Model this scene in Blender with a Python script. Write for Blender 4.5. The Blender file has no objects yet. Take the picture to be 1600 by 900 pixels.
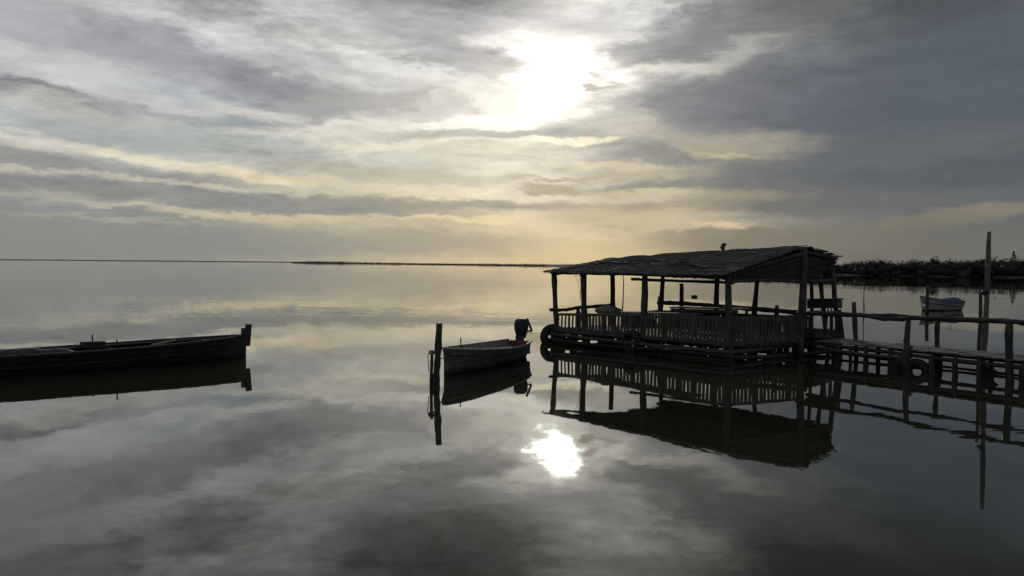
import bpy, bmesh, math, random
from mathutils import Vector, Matrix, noise as mnoise
random.seed(11)
C = bpy.context.scene
R = math.radians

# ------------------------------------------------------------------ camera
HC = 2.5                       # eye height above the water
FPX = 1256.0                   # focal length in pixels of a 1600 px wide picture
PITCH = math.atan((450 - 412) / FPX)
ROLL = R(0.5)
fwd = Vector((0, math.cos(PITCH), -math.sin(PITCH)))
r0 = Vector((1, 0, 0)); u0 = r0.cross(fwd)
right = r0 * math.cos(ROLL) + u0 * math.sin(ROLL)
up = right.cross(fwd)
cam_d = bpy.data.cameras.new('camera'); cam = bpy.data.objects.new('camera', cam_d)
C.collection.objects.link(cam)
m3 = Matrix((right, up, -fwd)).transposed()
cam.matrix_world = Matrix.Translation((0, 0, HC)) @ m3.to_4x4()
cam_d.sensor_width = 36; cam_d.lens = 36 * FPX / 1600
cam_d.clip_start = 0.1; cam_d.clip_end = 60000
C.camera = cam

def ray(px, py):
    return (fwd + right * ((px - 800) / FPX) - up * ((py - 450) / FPX)).normalized()
def azel(px, py):
    d = ray(px, py)
    return math.degrees(math.atan2(d.x, d.y)), math.degrees(math.asin(d.z))
def W(px, py, dist):
    """point seen at (px,py) that stands dist metres ahead (world y)"""
    d = ray(px, py); return Vector((0, 0, HC)) + d * (dist / d.y)
def V(px, py, z=0.0):
    """point seen at (px,py) lying at height z"""
    d = ray(px, py); return Vector((0, 0, HC)) + d * ((z - HC) / d.z)
def onwall(px, py, a, b):
    """point seen at (px,py) on the upright plane through plan points a, b"""
    d = ray(px, py); n = Vector((b[1] - a[1], a[0] - b[0]))
    t = (n.x * a[0] + n.y * a[1]) / (n.x * d.x + n.y * d.y)
    return Vector((0, 0, HC)) + d * t

# ------------------------------------------------------------------ view, sun, sky
C.view_settings.view_transform = 'Standard'
C.view_settings.look = 'None'; C.view_settings.gamma = 1; C.view_settings.exposure = 0.06
try: C.view_settings.use_curve_mapping = False
except Exception: pass
C.render.engine = 'CYCLES'
C.cycles.use_denoising = True
C.cycles.max_bounces = 6; C.cycles.transparent_max_bounces = 12
C.cycles.caustics_reflective = False; C.cycles.caustics_refractive = False

SUN_AZ, SUN_EL = azel(877, 104)
sd = bpy.data.lights.new('sun', 'SUN'); so = bpy.data.objects.new('sun', sd)
C.collection.objects.link(so)
sd.energy = 0.9; sd.angle = R(1.1); sd.color = (1.0, 0.93, 0.80)
svec = Vector((math.sin(R(SUN_AZ)) * math.cos(R(SUN_EL)), math.cos(R(SUN_AZ)) * math.cos(R(SUN_EL)), math.sin(R(SUN_EL))))
so.rotation_euler = svec.to_track_quat('Z', 'Y').to_euler()
so.location = svec * 200

def lin(c, k=1.0):
    return tuple(((v / 255) / 12.92 if v / 255 <= 0.04045 else ((v / 255 + 0.055) / 1.055) ** 2.4) * k for v in c) + (1.0,)

world = bpy.data.worlds.new('World'); C.world = world; world.use_nodes = True
nt = world.node_tree; N = nt.nodes; L = nt.links; N.clear()
def node(t, **kw):
    n = N.new(t)
    for k, v in kw.items(): setattr(n, k, v)
    return n
def math_(op, a, b=None, c=None, clamp=False):
    n = node('ShaderNodeMath', operation=op, use_clamp=clamp)
    for i, v in enumerate((a, b, c)):
        if v is None: continue
        if isinstance(v, (int, float)): n.inputs[i].default_value = v
        else: L.new(v, n.inputs[i])
    return n.outputs[0]
def mixc(fac, a, b, blend='MIX'):
    n = node('ShaderNodeMix', data_type='RGBA', blend_type=blend, clamp_factor=True)
    for s, v in ((n.inputs[0], fac), (n.inputs[6], a), (n.inputs[7], b)):
        if isinstance(v, (int, float, tuple)): s.default_value = v
        else: L.new(v, s)
    return n.outputs[2]
def maprange(v, a, b, c, d, kind='SMOOTHSTEP'):
    n = node('ShaderNodeMapRange', interpolation_type=kind)
    L.new(v, n.inputs[0])
    for i, x in enumerate((a, b, c, d)): n.inputs[i + 1].default_value = x
    return n.outputs[0]

tc = node('ShaderNodeTexCoord')
sep = node('ShaderNodeSeparateXYZ'); L.new(tc.outputs['Generated'], sep.inputs[0])
az = math_('MULTIPLY', math_('ARCTAN2', sep.outputs[0], sep.outputs[1]), 57.29578)
el = math_('MULTIPLY', math_('ARCSINE', sep.outputs[2]), 57.29578)
cmb = node('ShaderNodeCombineXYZ'); L.new(az, cmb.inputs[0]); L.new(el, cmb.inputs[1])
def smap(scale, rot=0.0, loc=(0, 0, 0), src=None):
    m = node('ShaderNodeMapping'); L.new(src or cmb.outputs[0], m.inputs[0])
    m.inputs['Scale'].default_value = scale; m.inputs['Rotation'].default_value = (0, 0, R(rot))
    m.inputs['Location'].default_value = loc
    return m.outputs[0]
def snoise(vec, scale, detail, rough=0.55, dist=0.0):
    n = node('ShaderNodeTexNoise'); n.noise_dimensions = '3D'
    L.new(vec, n.inputs['Vector']); n.inputs['Scale'].default_value = scale
    n.inputs['Detail'].default_value = detail; n.inputs['Roughness'].default_value = rough
    n.inputs['Distortion'].default_value = dist
    return n
# cloud edges: the layout is bent by wisps stretched along the horizon
wn = snoise(smap((0.10, 0.30, 1)), 1.0, 6, 0.60)
w1 = node('ShaderNodeVectorMath', operation='SUBTRACT'); L.new(wn.outputs['Color'], w1.inputs[0]); w1.inputs[1].default_value = (0.5, 0.5, 0.5)
wamp = maprange(el, 0.0, 12.0, 0.35, 1.0, 'LINEAR')
w2 = node('ShaderNodeVectorMath', operation='MULTIPLY'); L.new(w1.outputs[0], w2.inputs[0]); w2.inputs[1].default_value = (11.0, 4.2, 0)
w2b = node('ShaderNodeVectorMath', operation='SCALE'); L.new(w2.outputs[0], w2b.inputs[0]); L.new(wamp, w2b.inputs['Scale'])
w3 = node('ShaderNodeVectorMath', operation='ADD'); L.new(cmb.outputs[0], w3.inputs[0]); L.new(w2b.outputs[0], w3.inputs[1])
fn = snoise(smap((0.55, 1.7, 1), 10, (5, 1, 0)), 1.0, 7, 0.62)
f1 = node('ShaderNodeVectorMath', operation='SUBTRACT'); L.new(fn.outputs['Color'], f1.inputs[0]); f1.inputs[1].default_value = (0.5, 0.5, 0.5)
f2 = node('ShaderNodeVectorMath', operation='MULTIPLY'); L.new(f1.outputs[0], f2.inputs[0]); f2.inputs[1].default_value = (3.4, 1.1, 0)
f3 = node('ShaderNodeVectorMath', operation='ADD'); L.new(w3.outputs[0], f3.inputs[0]); L.new(f2.outputs[0], f3.inputs[1])
uv = f3.outputs[0]

ramp = node('ShaderNodeValToRGB')
L.new(maprange(el, 0.0, 60.0, 0.0, 1.0, 'LINEAR'), ramp.inputs[0])
stops = [(0.0, (136, 138, 131)), (3.0, (134, 138, 134)), (5.0, (158, 160, 155)), (9.0, (190, 191, 187)),
         (14.0, (186, 187, 186)), (19.0, (176, 176, 178)), (23.0, (156, 156, 156)), (34.0, (132, 134, 136)), (60.0, (96, 100, 106))]
cr = ramp.color_ramp
while len(cr.elements) < len(stops): cr.elements.new(0.5)
for e, (a, c) in zip(cr.elements, stops): e.position = a / 60.0; e.color = lin(c)
col = ramp.outputs[0]
usep = node('ShaderNodeSeparateXYZ'); L.new(uv, usep.inputs[0])
# the dark bank on the right, and the dull sky away from the sun
a1 = azel(930, 200)[0]; a2 = azel(1330, 200)[0]
col = mixc(maprange(usep.outputs[0], a1, a2, 0, 0.96), col, lin((92, 97, 103)))
absaz = math_('ABSOLUTE', az)
BACK = maprange(absaz, 38, 85, 0, 0.95)

blobs = [
 # x, y, rx, ry, rot, colour, strength
 # warm glow under the sun
 (820, 340, 520, 160, 0, (214, 203, 170), .8),
 (860, 300, 330, 110, 0, (234, 216, 172), .75),
 (870, 392, 420, 46, 0, (202, 182, 138), .75),
 (700, 235, 330, 70, 0, (216, 208, 182), .70),
 (865, 150, 300, 180, 0, (216, 211, 196), .8),
 (600, 120, 330, 90, -14, (208, 207, 200), .8),
 (520, 250, 300, 40, -3, (198, 197, 186), .7),
 # upper left
 (210, 20, 330, 34, -8, (172, 172, 172), .8),
 (120, 60, 260, 34, -10, (162, 164, 168), .8),
 (330, 95, 280, 40, -13, (156, 158, 163), .9),
 (440, 122, 110, 34, -8, (140, 140, 146), .9),
 (330, 45, 240, 22, -12, (198, 198, 196), .8),
 (560, 60, 260, 32, -16, (214, 213, 208), .8),
 (120, 112, 240, 20, -9, (194, 195, 191), .8),
 (60, 155, 170, 15, -6, (118, 120, 126), .95),
 (190, 188, 260, 16, -5, (196, 195, 188), .8),
 (385, 190, 110, 20, 0, (152, 164, 168), .8),
 (120, 200, 200, 18, -5, (158, 164, 162), .6),
 (360, 222, 260, 26, -5, (160, 166, 162), .7),
 (700, 85, 170, 54, -12, (152, 152, 154), .85),
 (640, 20, 220, 40, -8, (160, 160, 162), .8),
 (790, 30, 160, 40, -5, (158, 158, 160), .75),
 (760, 112, 110, 26, -20, (150, 150, 152), .8),
 (560, 155, 170, 20, 8, (158, 156, 152), .8),
 (500, 180, 90, 16, 10, (150, 150, 150), .7),
 (720, 160, 140, 26, 14, (236, 231, 214), .8),
 (700, 208, 150, 12, 2, (170, 166, 154), .75),
 (830, 206, 110, 15, 2, (150, 147, 140), .9),
 (540, 262, 170, 14, -2, (176, 172, 156), .7),
 (640, 278, 190, 12, 0, (178, 172, 152), .7),
 # left bank
 (110, 226, 190, 13, -8, (208, 203, 190), .95),
 (320, 262, 210, 11, -9, (216, 208, 184), .95),
 (440, 283, 110, 9, -3, (222, 208, 170), .8),
 (70, 250, 260, 22, -7, (146, 147, 143), .95),
 (230, 282, 230, 14, -7, (148, 148, 142), .9),
 (90, 272, 180, 7, -4, (196, 190, 174), .9),
 (180, 292, 300, 11, -4, (136, 137, 136), .9),
 (120, 308, 220, 5, -4, (176, 171, 156), .8),
 (430, 304, 260, 5, -3, (196, 190, 170), .8),
 (420, 322, 420, 15, -2, (136, 138, 134), .95),
 (720, 322, 300, 12, 0, (150, 146, 134), .95),
 (270, 330, 190, 5, -3, (186, 178, 158), .85),
 (240, 344, 200, 4, -3, (170, 165, 148), .7),
 (560, 345, 300, 5, -1, (194, 182, 150), .9),
 (730, 345, 140, 4, 0, (222, 204, 160), .9),
 (240, 378, 600, 32, 0, (131, 135, 131), .95),
 (620, 372, 260, 24, 0, (150, 147, 134), .6),
 # right of the sun
 (1250, 190, 430, 150, 6, (92, 97, 105), .9),
 (1040, 68, 190, 46, 14, (118, 121, 126), .95),
 (960, 25, 150, 30, 5, (172, 172, 170), .8),
 (1200, 25, 200, 30, 16, (120, 121, 122), .7),
 (1140, 88, 270, 17, 13, (164, 163, 157), .85),
 (1010, 112, 130, 12, 8, (196, 193, 182), .9),
 (1300, 60, 160, 26, 14, (118, 120, 121), .7),
 (1080, 160, 200, 48, 6, (103, 107, 114), .95),
 (1010, 218, 110, 40, 8, (132, 132, 128), .9),
 (980, 190, 70, 22, 0, (170, 165, 150), .7),
 (1150, 222, 170, 24, -6, (156, 151, 134), .9),
 (1180, 242, 120, 9, -8, (184, 175, 142), .9),
 (1090, 262, 170, 13, 4, (180, 171, 140), .85),
 (1120, 285, 260, 10, 2, (118, 118, 114), .9),
 (960, 300, 150, 5, 0, (188, 174, 138), .8),
 (1230, 262, 200, 22, 0, (106, 110, 112), .8),
 (1170, 305, 120, 13, 0, (150, 144, 124), .8),
 (1060, 322, 170, 11, 0, (144, 137, 118), .8),
 (1500, 150, 260, 160, 0, (84, 91, 101), .8),
 (1420, 240, 330, 30, 2, (93, 98, 103), .9),
 (1520, 275, 230, 20, 0, (84, 90, 96), .9),
 (1330, 318, 250, 20, 0, (100, 103, 103), .9),
 (1500, 341, 150, 12, 7, (134, 126, 108), .85),
 (1430, 347, 110, 6, 3, (128, 121, 104), .7),
 (1440, 385, 460, 40, 0, (104, 105, 100), .95),
 (1200, 372, 200, 22, 0, (118, 115, 105), .7),
 (1030, 357, 170, 5, 1, (186, 174, 144), .85),
 (1118, 351, 60, 4, 0, (206, 186, 150), .9),
 (960, 340, 150, 18, 0, (176, 161, 128), .7),
 (865, 296, 60, 8, -6, (158, 148, 122), .8),
 (890, 278, 110, 3, 1, (168, 156, 128), .8),
 (870, 20, 170, 20, 4, (168, 168, 170), .85),
 (945, 48, 80, 14, 12, (204, 203, 198), .7),
 (1010, 18, 90, 16, 10, (186, 188, 190), .6),
 (775, 122, 60, 20, -10, (164, 162, 158), .9),
 (960, 92, 70, 14, 8, (150, 150, 150), .85),
 (715, 179, 90, 13, 8, (244, 241, 228), .85),
 (780, 188, 90, 9, 0, (244, 238, 218), .8),
 (880, 216, 90, 7, 2, (252, 242, 208), .9),
 (640, 226, 150, 10, 3, (226, 221, 202), .7),
 (780, 236, 120, 8, -3, (196, 188, 160), .7),
 (680, 160, 90, 12, 10, (176, 174, 168), .7),
 (600, 190, 120, 8, 6, (224, 222, 208), .7),
 (330, 147, 150, 11, -4, (164, 172, 178), .7),
 (400, 166, 110, 13, -10, (210, 208, 198), .8),
 (480, 206, 170, 10, 0, (206, 203, 190), .7),
 (250, 172, 120, 7, -8, (150, 152, 152), .6),
 (620, 100, 170, 10, -12, (226, 225, 218), .7),
 (520, 96, 120, 9, -14, (176, 176, 176), .7),
 (700, 130, 110, 8, -8, (206, 204, 196), .6),
 (940, 258, 120, 9, 0, (206, 194, 160), .7),
 (1040, 232, 90, 8, -4, (120, 121, 118), .7),
 # above the frame (the water shows it)
 (960, -22, 230, 38, 0, (240, 238, 230), .95),
 (730, -50, 260, 60, 0, (92, 94, 97), .95),
 (640, -40, 170, 40, -10, (112, 112, 114), .7),
 (400, -20, 160, 40, -8, (210, 210, 208), .8),
 (435, 22, 60, 12, -20, (232, 232, 228), .8),
 (200, -50, 300, 40, -6, (140, 140, 142), .7),
 (330, -85, 260, 34, -8, (190, 190, 188), .7),
 (60, -20, 160, 26, -6, (182, 182, 182), .6),
 (1010, -75, 200, 40, 10, (190, 190, 186), .8),
 (1450, -110, 420, 110, 0, (58, 63, 64), .9),
 (1250, 12, 200, 30, 8, (110, 112, 112), .7),
]
def blob(col, x, y, rx, ry, rot, c, s, blend='MIX', src=None, raw=None, edge=0.72):
    a, e = azel(x, y)
    m = node('ShaderNodeMapping', vector_type='TEXTURE'); L.new(src or uv, m.inputs[0])
    m.inputs['Location'].default_value = (a, e, 0)
    m.inputs['Rotation'].default_value = (0, 0, R(rot))
    m.inputs['Scale'].default_value = (rx * 1.15 / 21.9, ry * 1.35 / 21.9, 1)
    g = node('ShaderNodeTexGradient', gradient_type='SPHERICAL'); L.new(m.outputs[0], g.inputs[0])
    f = maprange(g.outputs['Fac'], 0.0, edge, 0, s)
    return mixc(f, col, raw or lin(c), blend)
for b in blobs: col = blob(col, *b)

# fibrous detail in the cloud deck
d1 = snoise(smap((0.16, 0.62, 1), 8), 1.0, 9, 0.62, 0.6)
d2 = snoise(smap((0.55, 1.9, 1), -6, (3, 7, 0)), 1.0, 7, 0.6, 0.3)
t = math_('ADD', math_('MULTIPLY', math_('SUBTRACT', d1.outputs['Fac'], 0.5), 1.25),
          math_('MULTIPLY', math_('SUBTRACT', d2.outputs['Fac'], 0.5), 0.50))
dm = snoise(smap((0.07, 0.14, 1), -12, (2, 9, 0)), 1.0, 2, 0.5)
amp = math_('MULTIPLY', maprange(el, 0.6, 6.0, 0.10, 1.0, 'LINEAR'), maprange(dm.outputs['Fac'], .38, .60, .45, 1.15))
amp = math_('MULTIPLY', amp, maprange(el, 14.5, 21, 1.0, 1.9, 'LINEAR'))
ampx = maprange(az, azel(1000, 200)[0], azel(1350, 200)[0], 1.0, 0.35, 'LINEAR')
t = math_('ADD', 1.0, math_('MULTIPLY', math_('MULTIPLY', t, amp), ampx))
sc = node('ShaderNodeVectorMath', operation='SCALE'); L.new(col, sc.inputs[0]); L.new(t, sc.inputs['Scale'])
col = sc.outputs[0]
# veiled sun, seen through thin cloud
for b in [(860, 130, 400, 220, 0, None, 1.0, (0.12, 0.115, 0.10, 1)),
          (865, 105, 250, 130, 0, None, 1.0, (0.07, 0.066, 0.056, 1)),
          (872, 120, 165, 112, 0, None, 1.0, (0.22, 0.205, 0.17, 1)),
          (874, 102, 92, 50, 0, None, 1.0, (.9, .85, .75, 1)),
          (880, 101, 38, 23, 0, None, 1.0, (8.0, 8.6, 7.6, 1)),
          (868, 136, 22, 22, 0, None, 1.0, (5.0, 6.6, 5.6, 1)),
          (860, 160, 80, 30, 2, None, 1.0, (0.45, 0.42, 0.34, 1)),
          (925, 130, 60, 24, -8, None, 1.0, (0.16, 0.15, 0.13, 1)),
          (790, 86, 60, 20, -16, None, 1.0, (0.3, 0.29, 0.26, 1))]:
    col = blob(col, *b[:5], (0, 0, 0), b[6], 'ADD', raw=b[7], edge=1.0)
col = blob(col, 913, 126, 22, 10, 0, (196, 190, 176), .75)
col = blob(col, 916, 143, 26, 6, 0, (180, 172, 156), .8)
# sky far from the sun is dull
col = mixc(BACK, col, lin((128, 132, 138)))

hs = node('ShaderNodeHueSaturation'); hs.inputs['Saturation'].default_value = .98; L.new(col, hs.inputs['Color']); col = mixc(1.0, hs.outputs[0], (.995, .995, 1.01, 1), 'MULTIPLY')
sky = node('ShaderNodeTexSky', sky_type='NISHITA'); sky.sun_disc = False
sky.sun_elevation = R(SUN_EL); sky.sun_rotation = R(SUN_AZ)
x10 = node('ShaderNodeVectorMath', operation='SCALE'); L.new(col, x10.inputs[0]); x10.inputs['Scale'].default_value = 10.0
full = mixc(0.988, sky.outputs[0], x10.outputs[0])
bg = node('ShaderNodeBackground'); bg.inputs['Strength'].default_value = 0.1; L.new(full, bg.inputs[0])
wo = node('ShaderNodeOutputWorld'); L.new(bg.outputs[0], wo.inputs[0])

# ------------------------------------------------------------------ helpers
def pbr(name, rgb, rough=0.8, var=0.35, scale=(6, 6, 6), bump=0.3, metal=0.0, rgb2=None, nsc=1.0, band=0.0, seam=0.0):
    m = bpy.data.materials.new(name); m.use_nodes = True
    n = m.node_tree.nodes; l = m.node_tree.links; b = n['Principled BSDF']
    t = n.new('ShaderNodeTexCoord'); mp = n.new('ShaderNodeMapping'); l.new(t.outputs['Object'], mp.inputs[0])
    mp.inputs['Scale'].default_value = scale
    z = n.new('ShaderNodeTexNoise'); l.new(mp.outputs[0], z.inputs['Vector'])
    z.inputs['Scale'].default_value = nsc; z.inputs['Detail'].default_value = 6; z.inputs['Roughness'].default_value = .65
    r = n.new('ShaderNodeValToRGB'); l.new(z.outputs['Fac'], r.inputs[0])
    lo = tuple(c * (1 - var) for c in rgb) + (1,); hi = tuple(min(1, c * (1 + var)) for c in (rgb2 or rgb)) + (1,)
    r.color_ramp.elements[0].position = .3; r.color_ramp.elements[0].color = lo
    r.color_ramp.elements[1].position = .7; r.color_ramp.elements[1].color = hi
    cout = r.outputs[0]
    if band or seam:
        gm = n.new('ShaderNodeNewGeometry'); sp = n.new('ShaderNodeSeparateXYZ'); l.new(gm.outputs['Position'], sp.inputs[0])
    if band:      # slime and algae up to the high water mark
        ad = n.new('ShaderNodeMath'); ad.operation = 'MULTIPLY_ADD'; l.new(z.outputs['Fac'], ad.inputs[0]); ad.inputs[1].default_value = .22; l.new(sp.outputs[2], ad.inputs[2])
        mr_ = n.new('ShaderNodeMapRange'); l.new(ad.outputs[0], mr_.inputs[0])
        mr_.inputs[1].default_value = band + .08; mr_.inputs[2].default_value = band + .16; mr_.inputs[3].default_value = 1; mr_.inputs[4].default_value = 0
        mx = n.new('ShaderNodeMix'); mx.data_type = 'RGBA'; l.new(mr_.outputs[0], mx.inputs[0]); l.new(cout, mx.inputs[6]); mx.inputs[7].default_value = (.014, .017, .009, 1); cout = mx.outputs[2]
    if seam:      # plank seams
        sn = n.new('ShaderNodeMath'); sn.operation = 'PINGPONG'; l.new(sp.outputs[2], sn.inputs[0]); sn.inputs[1].default_value = seam
        m2 = n.new('ShaderNodeMapRange'); l.new(sn.outputs[0], m2.inputs[0]); m2.inputs[1].default_value = 0.0; m2.inputs[2].default_value = .010; m2.inputs[3].default_value = .25; m2.inputs[4].default_value = 1
        ms_ = n.new('ShaderNodeVectorMath'); ms_.operation = 'SCALE'; l.new(cout, ms_.inputs[0]); l.new(m2.outputs[0], ms_.inputs['Scale']); cout = ms_.outputs[0]
    l.new(cout, b.inputs['Base Color'])
    b.inputs['Roughness'].default_value = rough; b.inputs['Metallic'].default_value = metal
    b.inputs['Specular IOR Level'].default_value = 0.3
    if bump:
        bp = n.new('ShaderNodeBump'); l.new(z.outputs['Fac'], bp.inputs['Height'])
        bp.inputs['Strength'].default_value = bump; bp.inputs['Distance'].default_value = .02
        l.new(bp.outputs[0], b.inputs['Normal'])
    return m
M = dict(
 pole=pbr('weathered_pole_wood', (.060, .052, .047), .85, .45, (14, 14, 3), .5, band=.16),
 wet=pbr('wet_pole_wood', (.030, .027, .023), .55, .45, (14, 14, 3), .5),
 plank=pbr('grey_plank_wood', (.115, .107, .098), .85, .4, (4, 14, 14), .4),
 slat=pbr('slat_wood', (.065, .050, .036), .85, .5, (9, 9, 2), .5, rgb2=(.075, .064, .053)),
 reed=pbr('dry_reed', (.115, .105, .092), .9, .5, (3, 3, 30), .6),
 reed2=pbr('shaded_reed', (.040, .037, .033), .9, .5, (3, 3, 30), .6),  # darker reed copy for rear slope, curtains and gable; shade put into colour
 tyre=pbr('tyre_rubber', (.012, .012, .013), .6, .3, (8, 8, 8), .3),
 rope=pbr('rope', (.16, .14, .11), .9, .3, (40, 40, 40), .4),
 net=pbr('net_twine', (.10, .095, .085), .9, .2, (20, 20, 20), 0),
 hullg=pbr('grey_hull_paint', (.100, .096, .092), .65, .6, (5, 5, 9), .35, band=.10, seam=.07),
 hulld=pbr('tarred_hull_wood', (.036, .033, .033), .6, .6, (3, 3, 9), .4, band=.08),
 hullw=pbr('white_hull_paint', (.33, .34, .34), .5, .25, (4, 4, 6), .1, band=.05),
 deckp=pbr('worn_boat_plank', (.20, .175, .155), .7, .4, (3, 12, 12), .3),
 red=pbr('red_hull_paint', (.15, .050, .035), .6, .35, (5, 5, 5), .2),
 cowl=pbr('dark_cowl_plastic', (.03, .03, .033), .62, .2, (6, 6, 6), .05),
 metal=pbr('dull_metal', (.25, .25, .25), .45, .3, (20, 20, 20), .1, metal=.8),
 blue=pbr('blue_canvas', (.015, .06, .17), .7, .3, (8, 8, 8), .3),
 white=pbr('plain_white', (.80, .80, .80), .5, .05, (8, 8, 8), .05),
 sack=pbr('dull_sack_cloth', (.22, .20, .17), .9, .3, (8, 8, 8), .5),
 leaf=pbr('far_foliage', (.026, .031, .021), .9, .4, (.4, .4, .4), 0),
 bark=pbr('bark', (.09, .075, .06), .9, .3, (6, 6, 2), .3),
 earth=pbr('shore_earth', (.045, .042, .03), .9, .3, (.1, .1, .1), 0),
)

class MB:
    def __init__(self): self.v = []; self.f = []; self.sm = []
    def add(self, vs, fs, smooth=False):
        o = len(self.v); self.v += [Vector(p) for p in vs]
        for f in fs: self.f.append(tuple(i + o for i in f)); self.sm.append(smooth)
        return self
    def bar(self, a, b, w, h, upv=(0, 0, 1), jit=0.0):
        a = Vector(a); b = Vector(b); d = (b - a).normalized(); u = Vector(upv)
        s = d.cross(u)
        if s.length < 1e-4: s = d.cross(Vector((0, 1, 0)))
        s.normalize(); u = s.cross(d).normalized()
        j = lambda: random.uniform(-jit, jit)
        vs = []
        for p in (a, b):
            for (i, k) in ((-1, -1), (1, -1), (1, 1), (-1, 1)):
                vs.append(p + s * (i * w / 2 + j()) + u * (k * h / 2 + j()) + d * j())
        return self.add(vs, [(3, 2, 1, 0), (4, 5, 6, 7), (0, 1, 5, 4), (1, 2, 6, 5), (2, 3, 7, 6), (3, 0, 4, 7)])
    def tube(self, pts, rad, n=8, rj=0.0, smooth=True):
        pts = [Vector(p) for p in pts]
        if isinstance(rad, (int, float)): rad = [rad] * len(pts)
        vs = []; fs = []
        prev = None
        for i, p in enumerate(pts):
            d = (pts[min(i + 1, len(pts) - 1)] - pts[max(i - 1, 0)]).normalized()
            ref = prev if prev is not None else (Vector((1, 0, 0)) if abs(d.x) < .9 else Vector((0, 1, 0)))
            s = (ref - d * ref.dot(d)).normalized(); prev = s; t = d.cross(s)
            for k in range(n):
                a = 2 * math.pi * k / n; r = rad[i] * (1 + random.uniform(-rj, rj))
                vs.append(p + s * math.cos(a) * r + t * math.sin(a) * r)
        for i in range(len(pts) - 1):
            for k in range(n):
                k2 = (k + 1) % n
                fs.append((i * n + k, i * n + k2, (i + 1) * n + k2, (i + 1) * n + k))
        self.add(vs, fs, smooth)
        o = len(self.v) - len(vs)
        self.f.append(tuple(o + k for k in reversed(range(n)))); self.sm.append(False)
        self.f.append(tuple(o + (len(pts) - 1) * n + k for k in range(n))); self.sm.append(False)
        return self
    def pole(self, a, b, r1, r2=None, wob=0.02, seg=7, knots=2, rj=.12, n=8):
        a = Vector(a); b = Vector(b); r2 = r2 or r1 * .85; d = b - a
        ph = [random.uniform(0, 6.28) for _ in range(4)]
        s = d.cross(Vector((.3, .5, .8))).normalized(); t2 = d.cross(s).normalized()
        pts = []; rr = []
        kn = [random.randint(1, seg - 1) for _ in range(knots)]
        for i in range(seg + 1):
            k = i / seg
            o = (math.sin(k * 3.3 + ph[0]) - math.sin(ph[0]) * (1 - k) - math.sin(3.3 + ph[0]) * k) * s + \
                (math.sin(k * 5.1 + ph[1]) - math.sin(ph[1]) * (1 - k) - math.sin(5.1 + ph[1]) * k) * t2 * .7
            pts.append(a + d * k + o * wob)
            rr.append((r1 + (r2 - r1) * k) * (1 + random.uniform(-.09, .09)) * (1.22 if i in kn else 1))
        return self.tube(pts, rr, n, rj)
    def torus(self, c, axis, Rr, r, n=36, m=12, squash=1.0):
        c = Vector(c); ax = Vector(axis).normalized()
        s = ax.cross(Vector((0, 0, 1)));
        if s.length < 1e-3: s = Vector((1, 0, 0))
        s.normalize(); t = ax.cross(s)
        vs = []; fs = []
        for i in range(n):
            a = 2 * math.pi * i / n; rd = s * math.cos(a) + t * math.sin(a)
            for j in range(m):
                b = 2 * math.pi * j / m
                cb = math.cos(b); sb = math.sin(b)
                # flattened tread on the outside
                q = max(abs(cb), abs(sb)) ** .35
                rr = r * (1.0 / q if q > 0 else 1)
                tread = 1.0 + (.05 if (cb > .6 and (i % 2 == 0)) else 0)
                vs.append(c + rd * (Rr + cb * rr * tread) + ax * sb * rr * squash)
        for i in range(n):
            for j in range(m):
                i2 = (i + 1) % n; j2 = (j + 1) % m
                fs.append((i * m + j, i2 * m + j, i2 * m + j2, i * m + j2))
        return self.add(vs, fs, True)
    def ball(self, c, r, n=12, m=8, jit=0.0):
        c = Vector(c); r = Vector(r) if not isinstance(r, (int, float)) else Vector((r, r, r))
        vs = [c + Vector((0, 0, r.z))]; fs = []
        for i in range(1, m):
            th = math.pi * i / m
            for k in range(n):
                a = 2 * math.pi * k / n; q = 1 + random.uniform(-jit, jit)
                vs.append(c + Vector((math.sin(th) * math.cos(a) * r.x * q, math.sin(th) * math.sin(a) * r.y * q, math.cos(th) * r.z * q)))
        vs.append(c - Vector((0, 0, r.z)))
        for k in range(n): fs.append((0, 1 + k, 1 + (k + 1) % n))
        for i in range(m - 2):
            for k in range(n):
                a = 1 + i * n + k; b = 1 + i * n + (k + 1) % n
                fs.append((a, a + n, b + n, b))
        e = len(vs) - 1
        for k in range(n): fs.append((e, 1 + (m - 2) * n + (k + 1) % n, 1 + (m - 2) * n + k))
        return self.add(vs, fs, True)
    def build(self, name, mat, parent=None):
        me = bpy.data.meshes.new(name)
        off = parent_world(parent) if parent else Vector()
        if parent is None and getattr(self, 'base', None) is not None: off = Vector(self.base)
        me.from_pydata([v - off for v in self.v], [], self.f); me.update()
        me.polygons.foreach_set('use_smooth', self.sm)
        me.materials.append(M[mat] if isinstance(mat, str) else mat)
        o = bpy.data.objects.new(name, me); C.collection.objects.link(o)
        if parent: o.parent = parent
        else: o.location = off
        return o
def parent_world(o):
    p = Vector()
    while o is not None: p += Vector(o.location); o = o.parent
    return p
def tag(o, label, cat=None, group=None, kind=None):
    if label: o['label'] = label
    if cat: o['category'] = cat
    if group: o['group'] = group
    if kind: o['kind'] = kind
    return o
def empty(name, loc, label, cat, group=None):
    o = bpy.data.objects.new(name, None); C.collection.objects.link(o); o.location = loc
    o.empty_display_size = .3
    return tag(o, label, cat, group)
def single(name, mb, mat, base, label, cat, group=None, kind=None):
    mb.base = Vector(base)
    return tag(mb.build(name, mat), label, cat, group, kind)
def lerp(a, b, t): return Vector(a) + (Vector(b) - Vector(a)) * t

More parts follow.
